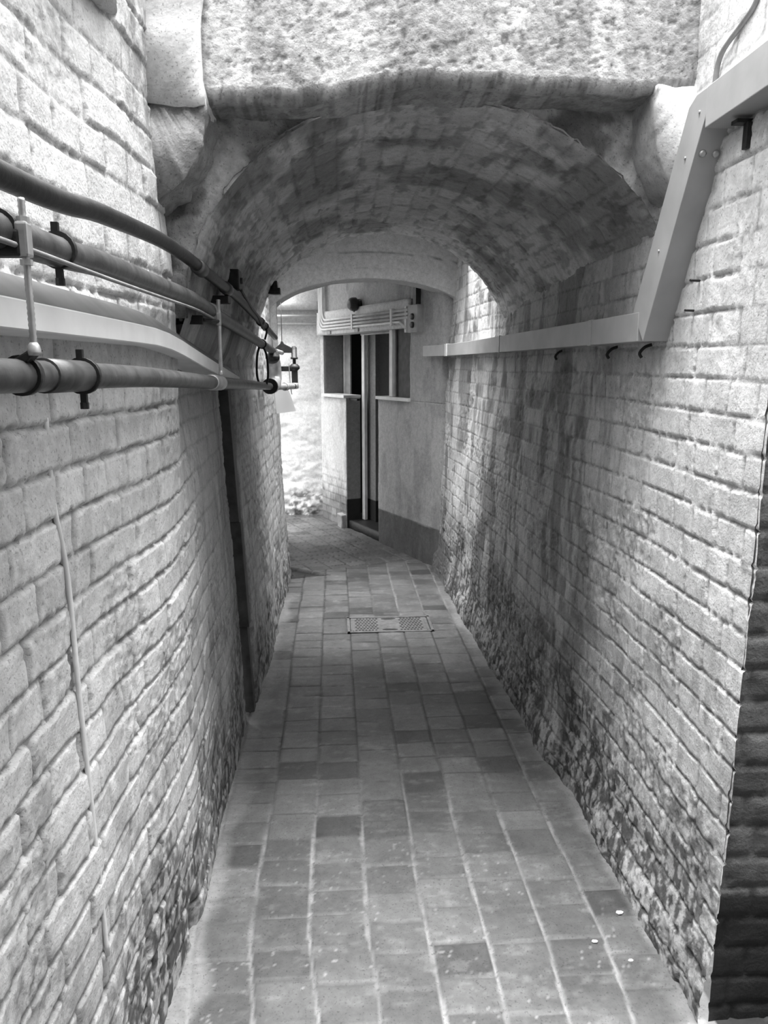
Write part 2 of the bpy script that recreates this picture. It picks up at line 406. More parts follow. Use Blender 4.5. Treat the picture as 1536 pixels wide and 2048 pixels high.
# ---- vault of the tunnel
def vaultpt(t, Y):
    k = (Y-Y0)/(Y1-Y0)
    aL = .615 + .03*k; aR = .70 - .045*k; b = VB*(1 - .005*k); c = VC + .012*k
    cx = np.cos(t); X = c + np.where(cx < 0, aL, aR)*cx; return X, VS + b*np.sin(t)
def vault():
    nt_ = 290
    t = np.linspace(math.pi, 0, nt_); ys = np.arange(Y0-.012, Y1+.004, .0085)
    T, Y = np.meshgrid(t, ys, indexing='ij')
    X, Z = vaultpt(T, Y)
    arc = (math.pi - T)*.62
    pr, rnd, r2 = brick(Y, arc, 500, wob=.005, soft=.008, j0=.0)
    ring = sst(3.55, 3.62, Y)                                   # a ring of headers at the far mouth
    pr2, rnd2, _ = brick(arc*1.0, Y+.02, 520, wob=.002, L0=.15, H0=.115, soft=.006, j0=.001)
    pr = pr*(1-ring) + pr2*ring; rnd = rnd*(1-ring) + rnd2*ring
    h = pr*.004 + (r2-.5)*.004*pr + (fbm(Y*4, arc*5, 510, 4)-.5)*.022 + (fbm(Y*9, arc*26, 511, 4)-.5)*.009
    h += .012*ring
    edge = sst(.05, 0, Y-(Y0-.012)); h -= edge*.01*fbm(arc*20, Y*2, 512, 3)
    nx = -np.cos(T)/.65; nz = -np.sin(T)/.545; nn = np.sqrt(nx*nx+nz*nz); nx /= nn; nz /= nn
    X = X + nx*h; Z = Z + nz*h
    a = .52*(1+(rnd-.5)*.25)*(1-.25*(1-pr))*(1+(fbm(Y*3, arc*4, 513, 4)-.5)*.5)
    soot = sst(.47, .62, fbm(Y*3.2+4, arc*4.5, 514, 4) + .05*(X < .25)); a *= (1-.5*soot)
    st = sst(.55, .66, fbm(Y*10, arc*30, 515, 4, .6)); a *= (1-.4*st)
    # skirts down to the side walls
    Xs = np.stack([np.interp(ys, [0, 9], [-.50, -.50]), X[0]*.5+.5*(-.44)], 0); 
    Zs = np.stack([np.full_like(ys, 1.40), np.full_like(ys, 1.55)], 0)
    Xr = np.stack([X[-1]+.01, X[-1]+.02], 0); Zr = np.stack([np.full_like(ys, 1.50), np.full_like(ys, 1.35)], 0)
    X = np.concatenate([Xs, X, Xr], 0); Z = np.concatenate([Zs, Z, Zr], 0); Y = np.concatenate([Y[:2], Y, Y[:2]], 0)
    a = np.concatenate([a[:1], a[:1], a, a[-1:], a[-1:]], 0)
    return grid_obj('ceiling_vault', np.stack([X, Y, Z], -1), M['brick'], a, flip=True)
vault()

def ring_wall(name, Yf, Ytop, inner, xs_lo, xs_hi, ztop, amp, tone, seed, flip=False, mat='plaster'):
    """wall face around an arched opening: radial grid from the arch out to a rectangle"""
    n = 260; m = 46
    t = np.linspace(math.pi, 0, n); x0, z0 = inner(t)
    c = np.cos(t); s = np.sin(t)
    cx = (xs_lo+xs_hi)/2; zc = VS
    hx = (xs_hi-xs_lo)/2; hz = ztop-zc
    k = 1/np.maximum(np.abs(c)/hx, np.maximum(s, 1e-6)/hz)
    x1 = cx + k*c; z1 = zc + k*s
    q = np.linspace(0, 1, m)
    X = x0[:, None]*(1-q) + x1[:, None]*q; Z = z0[:, None]*(1-q) + z1[:, None]*q
    h = (fbm(X*7, Z*7, seed, 5)-.5)*amp + (fbm(X*25, Z*25, seed+5, 4)-.5)*amp*.5
    Y = Yf - h*np.minimum(1, q*12)[None, :]
    a = tone(X, Z)
    return grid_obj(name, np.stack([X, Y, Z], -1), M[mat], a, flip=flip)
def tone_sp(X, Z):
    a = .42*(1+(fbm(X*6, Z*6, 601, 5, .6)-.5)*1.1)
    a *= 1-.55*sst(.52, .66, fbm(X*11+3, Z*11, 602, 4)); return np.clip(a + .25*sst(.55, .68, fbm(X*8, Z*9, 603, 4)), .05, .75)
ring_wall('wall_spandrel', Y0-.005, 0, lambda t: vaultpt(t, np.full_like(t, Y0-.012)), -.56, 1.0, 2.34, .045, tone_sp, 600, flip=True, mat='concrete')
ring_wall('wall_tunnel_end', Y1, 0, lambda t: vaultpt(t, np.full_like(t, Y1)), -.62, 1.05, 2.30, .02, lambda X, Z: np.full_like(X, .6), 610)
b = MB(); b.box((-.62, 2.10, 2.30), (1.05, 4.06, 2.36)); tag(b.build('ceiling_slab_tunnel', M['plaster'], alb=.5), kind='structure')

# ---- lintel of rough concrete over the arch, corbels, piers above
def lintel():
    xs = np.arange(-.30, .965, .0055)
    zb = interp(xs, [-.3, -.28, -.1, .03, .12, .22, .40, .60, .78, .96], [2.100, 2.100, 2.104, 2.118, 2.140, 2.150, 2.148, 2.140, 2.138, 2.150])
    zb = zb + (fbm(xs*14, xs*0, 650, 4)-.5)*.012
    zs = np.concatenate([np.linspace(1.3, .12, 190), ])          # heights above the soffit
    sec = [(0, hh) for hh in np.linspace(.42, .03, 110)] + [(.006, .014), (.018, .004), (.035, 0)] + [(d, .004) for d in np.linspace(.05, .16, 12)]
    sec = np.array(sec)
    X = np.repeat(xs[:, None], len(sec), 1); Zr = sec[None, :, 1] + zb[:, None]; Yr = 1.915 + np.repeat(sec[None, :, 0], len(xs), 0)
    h = (fbm(X*5, Zr*5, 651, 5)-.5)*.012 + (fbm(X*60, Zr*60, 652, 4, .6)-.5)*.0035
    pit = sst(.66, .74, fbm(X*75+Zr*20, Zr*75-X*20, 653, 2)); h -= .0015*pit
    face = (sec[:, 0] < .02)[None, :]
    Y = Yr - h*face; Z = Zr - np.where(face, 0, (fbm(X*12, Yr*12, 658, 4)-.5)*.012)
    Zt = Zr + Yr*.9
    a = .30*(1+(fbm(X*5, Zt*3, 654, 5, .6)-.5)*.8)
    a *= 1-.4*sst(.5, .63, fbm(X*42, Zt*36, 655, 5, .65))*.8
    run = sst(.56, .66, fbm(X*9, Zr*1.1, 656, 4, .6)); a += .14*run*face
    a *= 1-.4*pit
    a = np.clip(a + .18*sst(.07, .02, np.abs(X-.03-.03*np.sin(Zr*9)))*fbm(X*18, Zr*6, 657, 4), .05, .78)
    return grid_obj('wall_lintel', np.stack([X, Y, Z], -1), M['concrete'], a, flip=True)
lintel()
def tone_c(s, base):
    def f(co):
        return max(.06, base*(1+.9*(mnoise.fractal(co*7+Vector((s, 0, 0)), 1, 2, 4))*.5))
    return f
# left corbel and pier
b = MB(); b.prism([(-.60, 1.86), (-.46, 1.862), (-.405, 1.880), (-.362, 1.912), (-.325, 1.955), (-.302, 2.00), (-.292, 2.05), (-.288, 2.10), (-.60, 2.10)], 'y', 1.899, 2.09)
b.rough(.012, .014, 16, 3); tag(b.build('trim_corbel_left', M['concrete'], alb=tone_c(1, .26)), kind='structure')
b = MB(); b.prism([(-.60, 2.088), (-.289, 2.088), (-.288, 2.2), (-.272, 2.6), (-.60, 2.6)], 'y', 1.889, 2.09)
b.rough(.03, .012, 6, 9); tag(b.build('trim_pier_left', M['plaster'], alb=tone_c(4, .62)), kind='structure')
# right corbel and pier
b = MB(); b.prism([(1.05, 1.86), (.93, 1.88), (.875, 1.90), (.838, 1.93), (.81, 1.965), (.792, 2.0), (.782, 2.06), (.782, 2.155), (1.05, 2.155)], 'y', 1.905, 2.09)
b.rough(.014, .007, 14, 5); tag(b.build('trim_corbel_right', M['plaster'], alb=tone_c(7, .36)), kind='structure')
b = MB(); b.prism([(.955, 2.14), (1.1, 2.14), (1.1, 2.6), (.955, 2.6)], 'y', 1.93, 2.09)
b.rough(.03, .008, 6, 2); tag(b.build('trim_pier_right', M['plaster'], alb=tone_c(8, .66)), kind='structure')
b = MB(); b.prism([(1.0, 2.16), (1.60, 2.16), (1.65, 2.17), (1.86, 2.30), (1.86, 2.5), (1.0, 2.5)], 'x', -.60, -.418)
b.rough(.04, .005, 5, 6); tag(b.build('trim_plaster_ledge_left', M['plaster'], alb=tone_c(2, .55)), kind='structure')

# ---- second arch at the far side of the light shaft
def arch2_in(t):
    # segmental arch from x -.41 (z 1.86) to .90 (z 1.86), crown 2.075
    x = .255 + .69*np.cos(t); w = np.clip(1-((x-.255)/.69)**2, 0, 1)
    z = 1.85 + .228*w**.62; return x, z
def arch2():
    n = 160; t = np.linspace(math.pi, 0, n); x0, z0 = arch2_in(t)
    m = 60; q = np.linspace(0, 1, m)
    zt = np.full_like(z0, 2.75)
    X = np.repeat(x0[:, None], m, 1); Z = z0[:, None]*(1-q) + zt[:, None]*q
    Y = 5.30 - (fbm(X*4, Z*4, 700, 4)-.5)*.012
    crack = np.minimum(np.abs(Z - (2.245 + (z0[:, None]-2.07)*.55) + (fbm(X*6, Z*2, 701, 4)-.5)*.02), np.abs(Z-(2.13 + (z0[:, None]-2.07)*.8) + (fbm(X*5, Z*2, 703, 4)-.5)*.05)+.003)
    a = .50*(1+(fbm(X*4, Z*4, 702, 4)-.5)*.2)*(1-.5*sst(.005, .001, crack))
    Y = Y + .006*sst(.007, 0, crack)
    # soffit
    ds = np.linspace(.25, 0.01, 14)
    Xs = np.repeat(x0[:, None], 14, 1); Zs = np.repeat(z0[:, None], 14, 1) + (fbm(Xs*8, ds[None]*8+Xs*0, 704, 3)-.5)*.01; Ys = 5.30 + np.repeat(ds[None], n, 0)
    P = np.concatenate([np.stack([Xs, Ys, Zs], -1), np.stack([X, Y, Z], -1)], 1)
    A = np.concatenate([np.full_like(Xs, .46), a], 1)
    grid_obj('wall_arch_far', P, M['plaster'], A, flip=True)
arch2()
b = MB(); b.box((-.62, 4.86, 2.52), (1.1, 5.62, 2.64)); tag(b.build('ceiling_slab_shaft', M['plaster'], alb=.55), kind='structure')
b = MB(); b.box((-.62, 4.84, 2.315), (1.1, 4.88, 2.64)); tag(b.build('wall_sky_baffle', M['plaster'], alb=.6), kind='structure')  # unseen downstand added to hold sky light off the far arch face

# ---- diagonal wall with door and windows
def dface(name, s0, s1, z0, z1, off, tone, seed, mat='plaster', amp=.012, ds=.012):
    S = np.arange(s0, s1+ds*.5, ds); Zs = np.arange(z0, z1+ds*.5, ds)
    SS, Z = np.meshgrid(S, Zs, indexing='ij')
    h = off + (fbm(SS*4, Z*4, seed, 4)-.5)*amp + (fbm(SS*20, Z*16, seed+1, 3)-.5)*amp*.4
    X = D_S[0] + D_U[0]*SS + D_N[0]*h; Y = D_S[1] + D_U[1]*SS + D_N[1]*h
    a = tone(SS, Z)
    return SS, Z, X, Y, a
def dwall():
    parts = [  # s0,s1,z0,z1
        (-.05, .945, -.02, 1.225), (-.05, .42, 1.225, 2.5), (.42, 2.09, 1.775, 2.5), (1.595, 2.16, -.02, 1.205), (2.09, 2.16, 1.205, 2.5)]
    names = ['wall_diagonal_right', 'wall_diagonal_pier', 'wall_diagonal_head', 'wall_diagonal_left', 'wall_diagonal_end']
    for (s0, s1, z0, z1), nm in zip(parts, names):
        def tone(S, Z):
            a = (.42 if s0 < 1 else .60)*(1+(fbm(S*3, Z*2, 801, 4)-.5)*.25)*(1-.2*sst(.5, .62, fbm(S*7, Z*3, 806, 4)))  # right-hand pieces get a darker base tone to deepen their shade
            if s0 < 1:
                dd = sst(.305, .29, Z + (fbm(S*8, Z*8, 802, 3)-.5)*.02); a = a*(1-dd) + .115*(1+(fbm(S*20, Z*6, 803, 3)-.5)*.6)*dd
            else:
                pr, rnd, _ = brick(S, Z, 810, wob=.003)
                m = sst(.62, .42, Z + (fbm(S*6, Z*6, 804, 4)-.5)*.3); a = a*(1-.45*m*(1-pr))
                d2 = sst(.38, .26, Z + (fbm(S*5, Z*5, 805, 4)-.5)*.16); a = a*(1-d2*(.55+.3*(rnd-.5)))
            return a
        SS, Z, X, Y, a = dface(nm, s0, s1, z0, z1, 0, tone, 820)
        # thickness: fold the edges back
        T = .14
        def fold(A, d):
            A = np.concatenate([A[:1]+d, A, A[-1:]+d], 0); return np.concatenate([A[:, :1], A, A[:, -1:]], 1)
        Xf = np.concatenate([X[:1]-D_N[0]*T, X, X[-1:]-D_N[0]*T], 0); Yf = np.concatenate([Y[:1]-D_N[1]*T, Y, Y[-1:]-D_N[1]*T], 0)
        Zf = np.concatenate([Z[:1], Z, Z[-1:]], 0); af = np.concatenate([a[:1], a, a[-1:]], 0)
        Xf = np.concatenate([Xf[:, :1]-D_N[0]*T, Xf, Xf[:, -1:]-D_N[0]*T], 1); Yf = np.concatenate([Yf[:, :1]-D_N[1]*T, Yf, Yf[:, -1:]-D_N[1]*T], 1)
        Zf = np.concatenate([Zf[:, :1], Zf, Zf[:, -1:]], 1); af = np.concatenate([af[:, :1], af, af[:, -1:]], 1)
        grid_obj(nm, np.stack([Xf, Yf, Zf], -1), M['plaster'], af, flip=False)
dwall()
RD = Matrix(((D_U[0], D_N[0], 0), (D_U[1], D_N[1], 0), (0, 0, 1)))     # (s, off, z) -> world
def dbox(mb, s0, s1, o0, o1, z0, z1): mb.box((s0, o0, z0), (s1, o1, z1), RD, (D_S[0], D_S[1], 0)); return mb
# inner room seen through the openings
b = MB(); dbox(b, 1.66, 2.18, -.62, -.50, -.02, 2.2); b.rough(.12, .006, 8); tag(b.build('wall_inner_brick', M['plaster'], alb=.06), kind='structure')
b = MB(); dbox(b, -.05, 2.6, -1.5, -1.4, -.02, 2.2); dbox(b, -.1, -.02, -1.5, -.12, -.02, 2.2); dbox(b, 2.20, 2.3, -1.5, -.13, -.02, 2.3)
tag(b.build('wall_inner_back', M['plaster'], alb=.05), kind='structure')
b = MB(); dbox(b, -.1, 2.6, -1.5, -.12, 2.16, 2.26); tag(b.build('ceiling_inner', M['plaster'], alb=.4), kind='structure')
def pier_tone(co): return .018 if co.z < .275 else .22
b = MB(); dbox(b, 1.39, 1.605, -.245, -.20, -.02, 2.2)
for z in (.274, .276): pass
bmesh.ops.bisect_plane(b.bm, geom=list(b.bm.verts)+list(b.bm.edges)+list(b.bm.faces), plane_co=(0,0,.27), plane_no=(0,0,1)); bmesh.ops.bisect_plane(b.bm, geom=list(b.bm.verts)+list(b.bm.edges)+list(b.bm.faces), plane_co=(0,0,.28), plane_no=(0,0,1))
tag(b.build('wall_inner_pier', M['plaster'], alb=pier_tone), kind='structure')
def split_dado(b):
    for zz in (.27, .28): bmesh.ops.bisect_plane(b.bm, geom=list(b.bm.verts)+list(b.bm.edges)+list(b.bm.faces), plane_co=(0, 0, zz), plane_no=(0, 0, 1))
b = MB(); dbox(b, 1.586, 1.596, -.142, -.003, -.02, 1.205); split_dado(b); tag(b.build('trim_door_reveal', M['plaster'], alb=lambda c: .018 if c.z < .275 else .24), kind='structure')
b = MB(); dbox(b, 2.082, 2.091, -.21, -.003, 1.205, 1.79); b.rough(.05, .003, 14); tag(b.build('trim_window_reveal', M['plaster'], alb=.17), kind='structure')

# door frame and window posts
t = thing('door_frame', 'pale narrow timber door post in the dark doorway of the angled wall', 'door frame', Dp(1.53, -.16, 0))
b = MB(); dbox(b, 1.505, 1.56, -.175, -.145, .08, 1.775); b.build('post', M['white'], t, .004)
b = MB(); dbox(b, .955, 1.58, -.17, -.145, 1.76, 1.775); b.build('head_rail', M['grey'], t, .003)
t = thing('window_mullion', 'pale upright post standing in the dark right window of the angled wall', 'window post', Dp(.73, -.06, 1.235))
b = MB(); dbox(b, .715, .77, -.025, -.005, 1.25, 1.775); b.build('post', M['white'], t, .004)
b = MB(); dbox(b, .69, .715, -.030, -.012, 1.25, 1.775); b.build('stop_bead', M['grey'], t, .004)
t = thing('window_frame', 'grey upright frame in the left window beside the doorway', 'window frame', Dp(2.0, -.22, 1.21))
b = MB(); dbox(b, 1.95, 2.07, -.232, -.215, 1.21, 1.79); b.build('stile', M['grey'], t, .004)
b = MB(); dbox(b, 2.07, 2.08, -.236, -.205, 1.21, 1.79); b.build('bead', M['white'], t, .002)
t = thing('window_frame', 'dark glazed panel at the right end of the right window', 'window frame', Dp(.55, -.08, 1.235))
b = MB(); dbox(b, .435, .70, -.045, -.032, 1.25, 1.775); b.build('panel', M['wood_and_shade'], t)
b = MB(); dbox(b, .422, .436, -.05, -.012, 1.25, 1.775); b.build('jamb', M['wood_and_shade'], t, .003)
# sills
b = MB(); dbox(b, 1.585, 2.10, -.15, .025, 1.205, 1.232); tag(b.build('window_sill', M['white'], None, .004), 'white ledge under the left window, lit by the side lane', 'window sill')
b = MB(); dbox(b, .41, .955, -.15, .025, 1.222, 1.248); tag(b.build('window_sill', M['white'], None, .004), 'pale ledge under the right window, in shade', 'window sill')
b = MB(); dbox(b, 1.42, 1.60, -.06, -.03, 1.188, 1.204); tag(b.build('door_latch_bar', M['iron'], None, .002), 'short dark bar sticking out below the left window ledge', 'bar')
# threshold step
b = MB(); dbox(b, .955, 1.63, -.30, -.02, -.02, .075); b.rough(.06, .004, 8); tag(b.build('door_step', M['iron']), 'black worn step at the foot of the dark doorway', 'step')
b = MB(); dbox(b, 1.60, 1.70, -.02, .05, -.02, .13); b.rough(.03, .012, 10); tag(b.build('trim_step_block', M['plaster'], alb=.30), kind='structure')

# head beam over openings
b = MB(); dbox(b, .385, 2.165, .004, .032, 1.775, 1.985); b.rough(.05, .004, 9); tag(b.build('trim_head_beam', M['plaster'], alb=.62), kind='structure')

# conduits
zc = [1.905, 1.875, 1.848, 1.822]
desc = ['topmost of the four white conduits above the far windows', 'second from top of the four white conduits above the far windows',
        'third from top of the four white conduits above the far windows', 'lowest of the four white conduits above the far windows, bent down at its right end']
for k, z in enumerate(zc):
    sx = 2.005 + .024*(3-k)*0 + .026*k - .02
    pts = [Dp(.445 if k < 3 else .40, .048, z if k < 3 else z-.055), Dp(.50, .048, z)] if k == 3 else [Dp(.37, .048, z)]
    pts += [Dp(sx-.07, .048, z)]
    for a in range(1, 7):
        an = a/6*math.pi/2; pts.append(Dp(sx-.07+.07*math.sin(an), .048, z+.07-.07*math.cos(an)))
    pts.append(Dp(sx, .048, 2.44))
    b = MB(); b.tube(pts, .0095, 12); tag(b.build('conduit', M['white']), desc[k], 'conduit', 'white conduits above the far windows')
for s, lab in ((1.33, 'pale clip strap over the conduits above the doorway'), (.62, 'pale clip strap over the conduits near the switch box')):
    b = MB(); dbox(b, s-.014, s+.014, .032, .062, 1.80, 1.925); tag(b.build('conduit_strap', M['white'], None, .003), lab, 'strap', 'straps on the far conduits')
for s, lab, w in ((1.86, 'small dark block under the conduits near the left window corner', .04), (1.27, 'small dark block under the conduits above the doorway', .035)):
    b = MB(); dbox(b, s-w, s+w, .028, .048, 1.778, 1.805); tag(b.build('wooden_block', M['grey'], None, .003), lab, 'block')
# switch box
t = thing('switch_box', 'tall grey switch box with two black knobs at the right end of the conduits', 'switch box', Dp(.29, 0, 1.74))
b = MB(); dbox(b, .225, .365, -.002, .055, 1.735, 1.935); b.build('enclosure', M['grey'], t, .005)
b = MB(); dbox(b, .27, .31, -.002, .04, 1.93, 2.14); b.build('feed_duct', M['pipe_dark'], t, .003)
for z in (1.85, 1.79):
    b = MB(); b.lathe(Dp(.29, .05, z), (D_N[0], D_N[1], 0), [(0, .024), (.018, .022), (.022, .016)], 16); b.build('knob', M['black'], t)
b = MB(); dbox(b, .40, .425, .02, .05, 1.74, 1.93); b.build('side_cover', M['white'], t, .003)
# bulkhead lamp
t = thing('bulkhead_lamp', 'dark round lamp fitting on the wall above the doorway', 'lamp', Dp(1.285, 0, 2.01))
nrm = Vector((D_N[0], D_N[1], -.1))
b = MB(); b.lathe(Dp(1.285, .0, 2.01), nrm, [(0, .040), (.03, .040), (.034, .034)], 20); b.build('base', M['iron'], t)
b = MB(); b.lathe(Dp(1.285, .032, 2.008), nrm, [(0, .046), (.01, .056), (.04, .057), (.06, .05), (.075, .034), (.08, .006)], 24); b.build('dome', M['black'], t)
b = MB(); b.tube([Dp(1.28, .05, 1.952), Dp(1.28, .06, 1.943), Dp(1.28, .072, 1.95)], .006, 8); b.build('clip', M['galv'], t)
b = MB(); b.tube([Dp(1.33, .012, 1.975), Dp(1.5, .012, 1.962), Dp(1.75, .012, 1.958), Dp(1.9, .012, 1.962)], .0035, 8, 6); tag(b.build('lamp_cable', M['pipe_dark']), 'thin dark cable running left from the round lamp', 'cable')

# ---- bright back wall of the side lane and lane walls
def back():
    xs = np.arange(-2.2, -.10, .012); zs = np.arange(-.02, 2.6, .013)
    X, Z = np.meshgrid(xs, zs, indexing='ij')
    lowm = sst(1.5, .3, Z)
    h = (fbm(X*5, Z*8, 900, 5)-.5)*.03 + lowm*(fbm(X*14, Z*24, 901, 4)-.5)*.014
    h += .05*sst(.35, .05, Z + (fbm(X*4, Z*4, 904, 3)-.5)*.25)*fbm(X*16, Z*16, 905, 3)
    Y = 7.56 - h
    a = .78*(1+(fbm(X*4, Z*4, 902, 4)-.5)*.15)
    d = sst(.40, .12, Z + (fbm(X*6, Z*6, 903, 4)-.5)*.35); a *= 1-d*(.2+.55*sst(.45, .6, fbm(X*22, Z*30, 906, 3)))
    grid_obj('wall_back', np.stack([X, Y, Z], -1), M['plaster'], a)
back()
b = MB(); b.box((-.47, 5.5, 2.46), (1.2, 7.7, 2.56)); tag(b.build('ceiling_sky_cover_corner', M['plaster'], alb=.6), kind='structure')  # unseen roof added to limit the sky light on the diagonal wall
b = MB(); b.box((-2.2, 6.2, -.02), (-2.1, 7.6, 1.6)); tag(b.build('wall_lane_far', M['plaster'], alb=.6), kind='structure')
b = MB(); b.box((-2.2, 6.32, -.02), (-.56, 6.40, 1.3)); b.box((-.56, 5.34, -.02), (-.47, 6.40, 2.5)); tag(b.build('wall_lane_near', M['plaster'], alb=.6), kind='structure')
b = MB(); b.box((-1.4, 7.46, 2.02), (-.135, 7.56, 2.10)); b.rough(.05, .006, 8); tag(b.build('trim_ledge_back', M['plaster'], alb=.6), kind='structure')
b = MB(); b.tube([(-1.4, 7.48, 1.955), (-.145, 7.48, 1.962)], .014, 12); tag(b.build('wall_pipe', M['white']), 'thin white pipe high on the bright wall of the side lane', 'pipe')
b = MB(); b.box((-1.4, 7.50, 1.88), (-.15, 7.55, 1.90)); b.rough(.05, .004, 9); tag(b.build('trim_shelf_back', M['plaster'], alb=.5), kind='structure')

# ================================================================== pipes on the left
# upper dark pipe
A = [(-.355, -.4, 1.66), (-.355, .88, 1.700), (-.355, 1.24, 1.728), (-.355, 1.62, 1.752), (-.354, 1.85, 1.757), (-.348, 2.0, 1.752), (-.335, 2.15, 1.740), (-.332, 2.4, 1.734), (-.332, 2.81, 1.728), (-.330, 4.2, 1.661), (-.330, 4.38, 1.652)]
t = thing('service_pipe', 'dark upper pipe of the three along the left brick wall', 'pipe', (-.355, .9, 1.70))
b = MB(); b.tube(A, .0150, 18, 6); b.build('tube', M['pipe_dark'], t)
for y0, z0, x0 in ((2.05, 1.746, -.344), (2.45, 1.733, -.332), (3.55, 1.693, -.331)):
    b = MB(); b.lathe((x0, y0-.03, z0+.001), (0.02, 1, -.04), [(0, .0155), (.004, .0195), (.06, .0195), (.064, .0155)], 18); b.build('coupling', M['pipe'], t)
# middle pipe
B = [(-.352, -.4, 1.62), (-.352, .86, 1.638), (-.352, 1.21, 1.650), (-.352, 1.53, 1.655), (-.352, 1.88, 1.660), (-.351, 2.08, 1.657), (-.349, 2.25, 1.648), (-.348, 2.5, 1.640), (-.348, 2.9, 1.628), (-.348, 4.2, 1.585), (-.342, 4.62, 1.571)]
t = thing('service_pipe', 'thick middle pipe of the three along the left brick wall', 'pipe', (-.352, .96, 1.640))
b = MB(); b.tube(B, .0195, 18, 6); b.build('tube', M['pipe'], t)
def ring(x, y, z, r, d=(0, 1, 0), w=.012): 
    m = MB(); m.lathe(Vector((x, y, z))-Vector(d)*w*.5, d, [(0, r), (0, r+.004), (w, r+.004), (w, r)], 20); return m
def pipe_clamp(label, x, y, z, r):
    t = thing('pipe_clamp', label, 'clamp', (x, y, z-r-.02), 'black clamps on the left pipes')
    ring(x, y, z, r, w=.010).build('band', M['iron'], t)
    b = MB(); b.box((x-.004, y-.004, z-r-.020), (x+.004, y+.004, z-r)); b.lathe((x, y, z-r-.024), (0, 0, 1), [(0, .006), (.009, .006)], 6); b.build('lower_bolt', M['iron'], t)
    b = MB(); b.box((x-.006, y-.004, z+r), (x+.003, y+.004, z+r+.015)); b.build('upper_lug', M['iron'], t, .001)
pipe_clamp('black clamp around the thick middle pipe near the left edge', -.352, 1.035, 1.6445, .0195)
# lower pipe
Cc = [(-.345, -.4, 1.515), (-.345, .81, 1.489), (-.345, 1.04, 1.486), (-.345, 1.46, 1.477), (-.345, 2.23, 1.450), (-.345, 2.6, 1.438), (-.345, 3.2, 1.418), (-.345, 4.14, 1.386)]
t = thing('service_pipe', 'lowest pipe of the three along the left brick wall', 'pipe', (-.345, .9, 1.4875))
b = MB(); b.tube(Cc, .0185, 18, 6); b.build('tube', M['pipe'], t)
b = MB(); b.lathe((-.345, .93, 1.4875), (0, 1, -.018), [(0, .0185), (0, .021), (.15, .021), (.15, .0185)], 20); b.build('sleeve', M['pipe'], t)
b = MB(); b.lathe((-.345, 2.17, 1.4525), (0, 1, -.034), [(0, .019), (.006, .0235), (.16, .0225), (.17, .0185)], 18); b.build('sleeve', M['galv'], t)
pipe_clamp('black clamp around the lowest pipe near the left edge', -.345, 1.072, 1.4852, .021)
# thin cable under the middle pipe
b = MB(); b.tube([(-.332, .4, 1.618), (-.332, .86, 1.624), (-.333, 1.2, 1.626), (-.335, 1.55, 1.630), (-.336, 1.9, 1.634), (-.336, 2.1, 1.631), (-.335, 2.2, 1.628)], .0032, 8, 8)
tag(b.build('cable', M['cable']), 'thin grey cable slung beneath the thick middle pipe', 'cable')

def hanger(label, x, y, ztop, zmid, zlow, k_=1.):
    t = thing('pipe_hanger', label, 'pipe hanger', (x, y, zlow), 'threaded rod pipe hangers')
    b = MB(); n = int((ztop-zlow)/.003)
    P = [(x, y, zlow + (ztop-zlow)*k/n) for k in range(n+1)]
    b.tube(P, 0, 10, 0, True, [k_*(.0034 if k % 2 else .0040) for k in range(n+1)]); b.build('rod', M['galv'], t)
    b = MB(); b.box((x-.007, y-.008, zmid-.018), (x+.006, y+.008, zmid+.018)); b.build('clamp_block', M['galv'], t, .003)
    for dz in (-.022, .021):
        b = MB(); b.lathe((x, y, zmid+dz-.004), (0, 0, 1), [(0, .0065), (.006, .0065)], 6); b.build('nut', M['galv'], t)
    b = MB(); b.lathe((x, y, zlow-.002), (0, 0, 1), [(0, .007), (.004, .0075), (.011, .006), (.014, .004)], 12); b.build('socket', M['galv'], t)
    return t
t = hanger('galvanised rod hanger nearest the left edge, joining two pipes', -.325, .857, 1.672, 1.630, 1.512)
b = MB(); b.box((-.39, .848, 1.612), (-.327, .866, 1.640)); b.build('bracket', M['iron'], t, .003)
ring(-.352, .857, 1.638, .0195, w=.014).build('band', M['iron'], t)
ring(-.345, .870, 1.4885, .0185, w=.012).build('collar', M['iron'], t)
b = MB(); b.prism([(-.352, 1.503), (-.332, 1.503), (-.320, 1.516), (-.330, 1.516)], 'y', .852, .872); b.build('collar_lug', M['iron'], t, .002)
t = hanger('galvanised rod hanger inside the tunnel mouth by the dark bar bracket', -.325, 2.225, 1.682, 1.628, 1.474, 1.6)
ring(-.349, 2.225, 1.650, .0195, w=.012).build('band', M['galv'], t)
b = MB(); b.box((-.452, 2.115, 1.608), (-.352, 2.13, 1.632)); b.tube([(-.352, 2.122, 1.620), (-.326, 2.22, 1.622)], .005, 8); b.build('arm', M['iron'], t, .002)
b = MB(); b.box((-.460, 2.09, 1.58), (-.446, 2.155, 1.655)); b.build('wall_plate', M['iron'], t, .002)
b = MB(); b.lathe((-.41, 2.115, 1.620), (0, -1, 0), [(0, .005), (.004, .005)], 8); b.build('bolt', M['galv'], t)

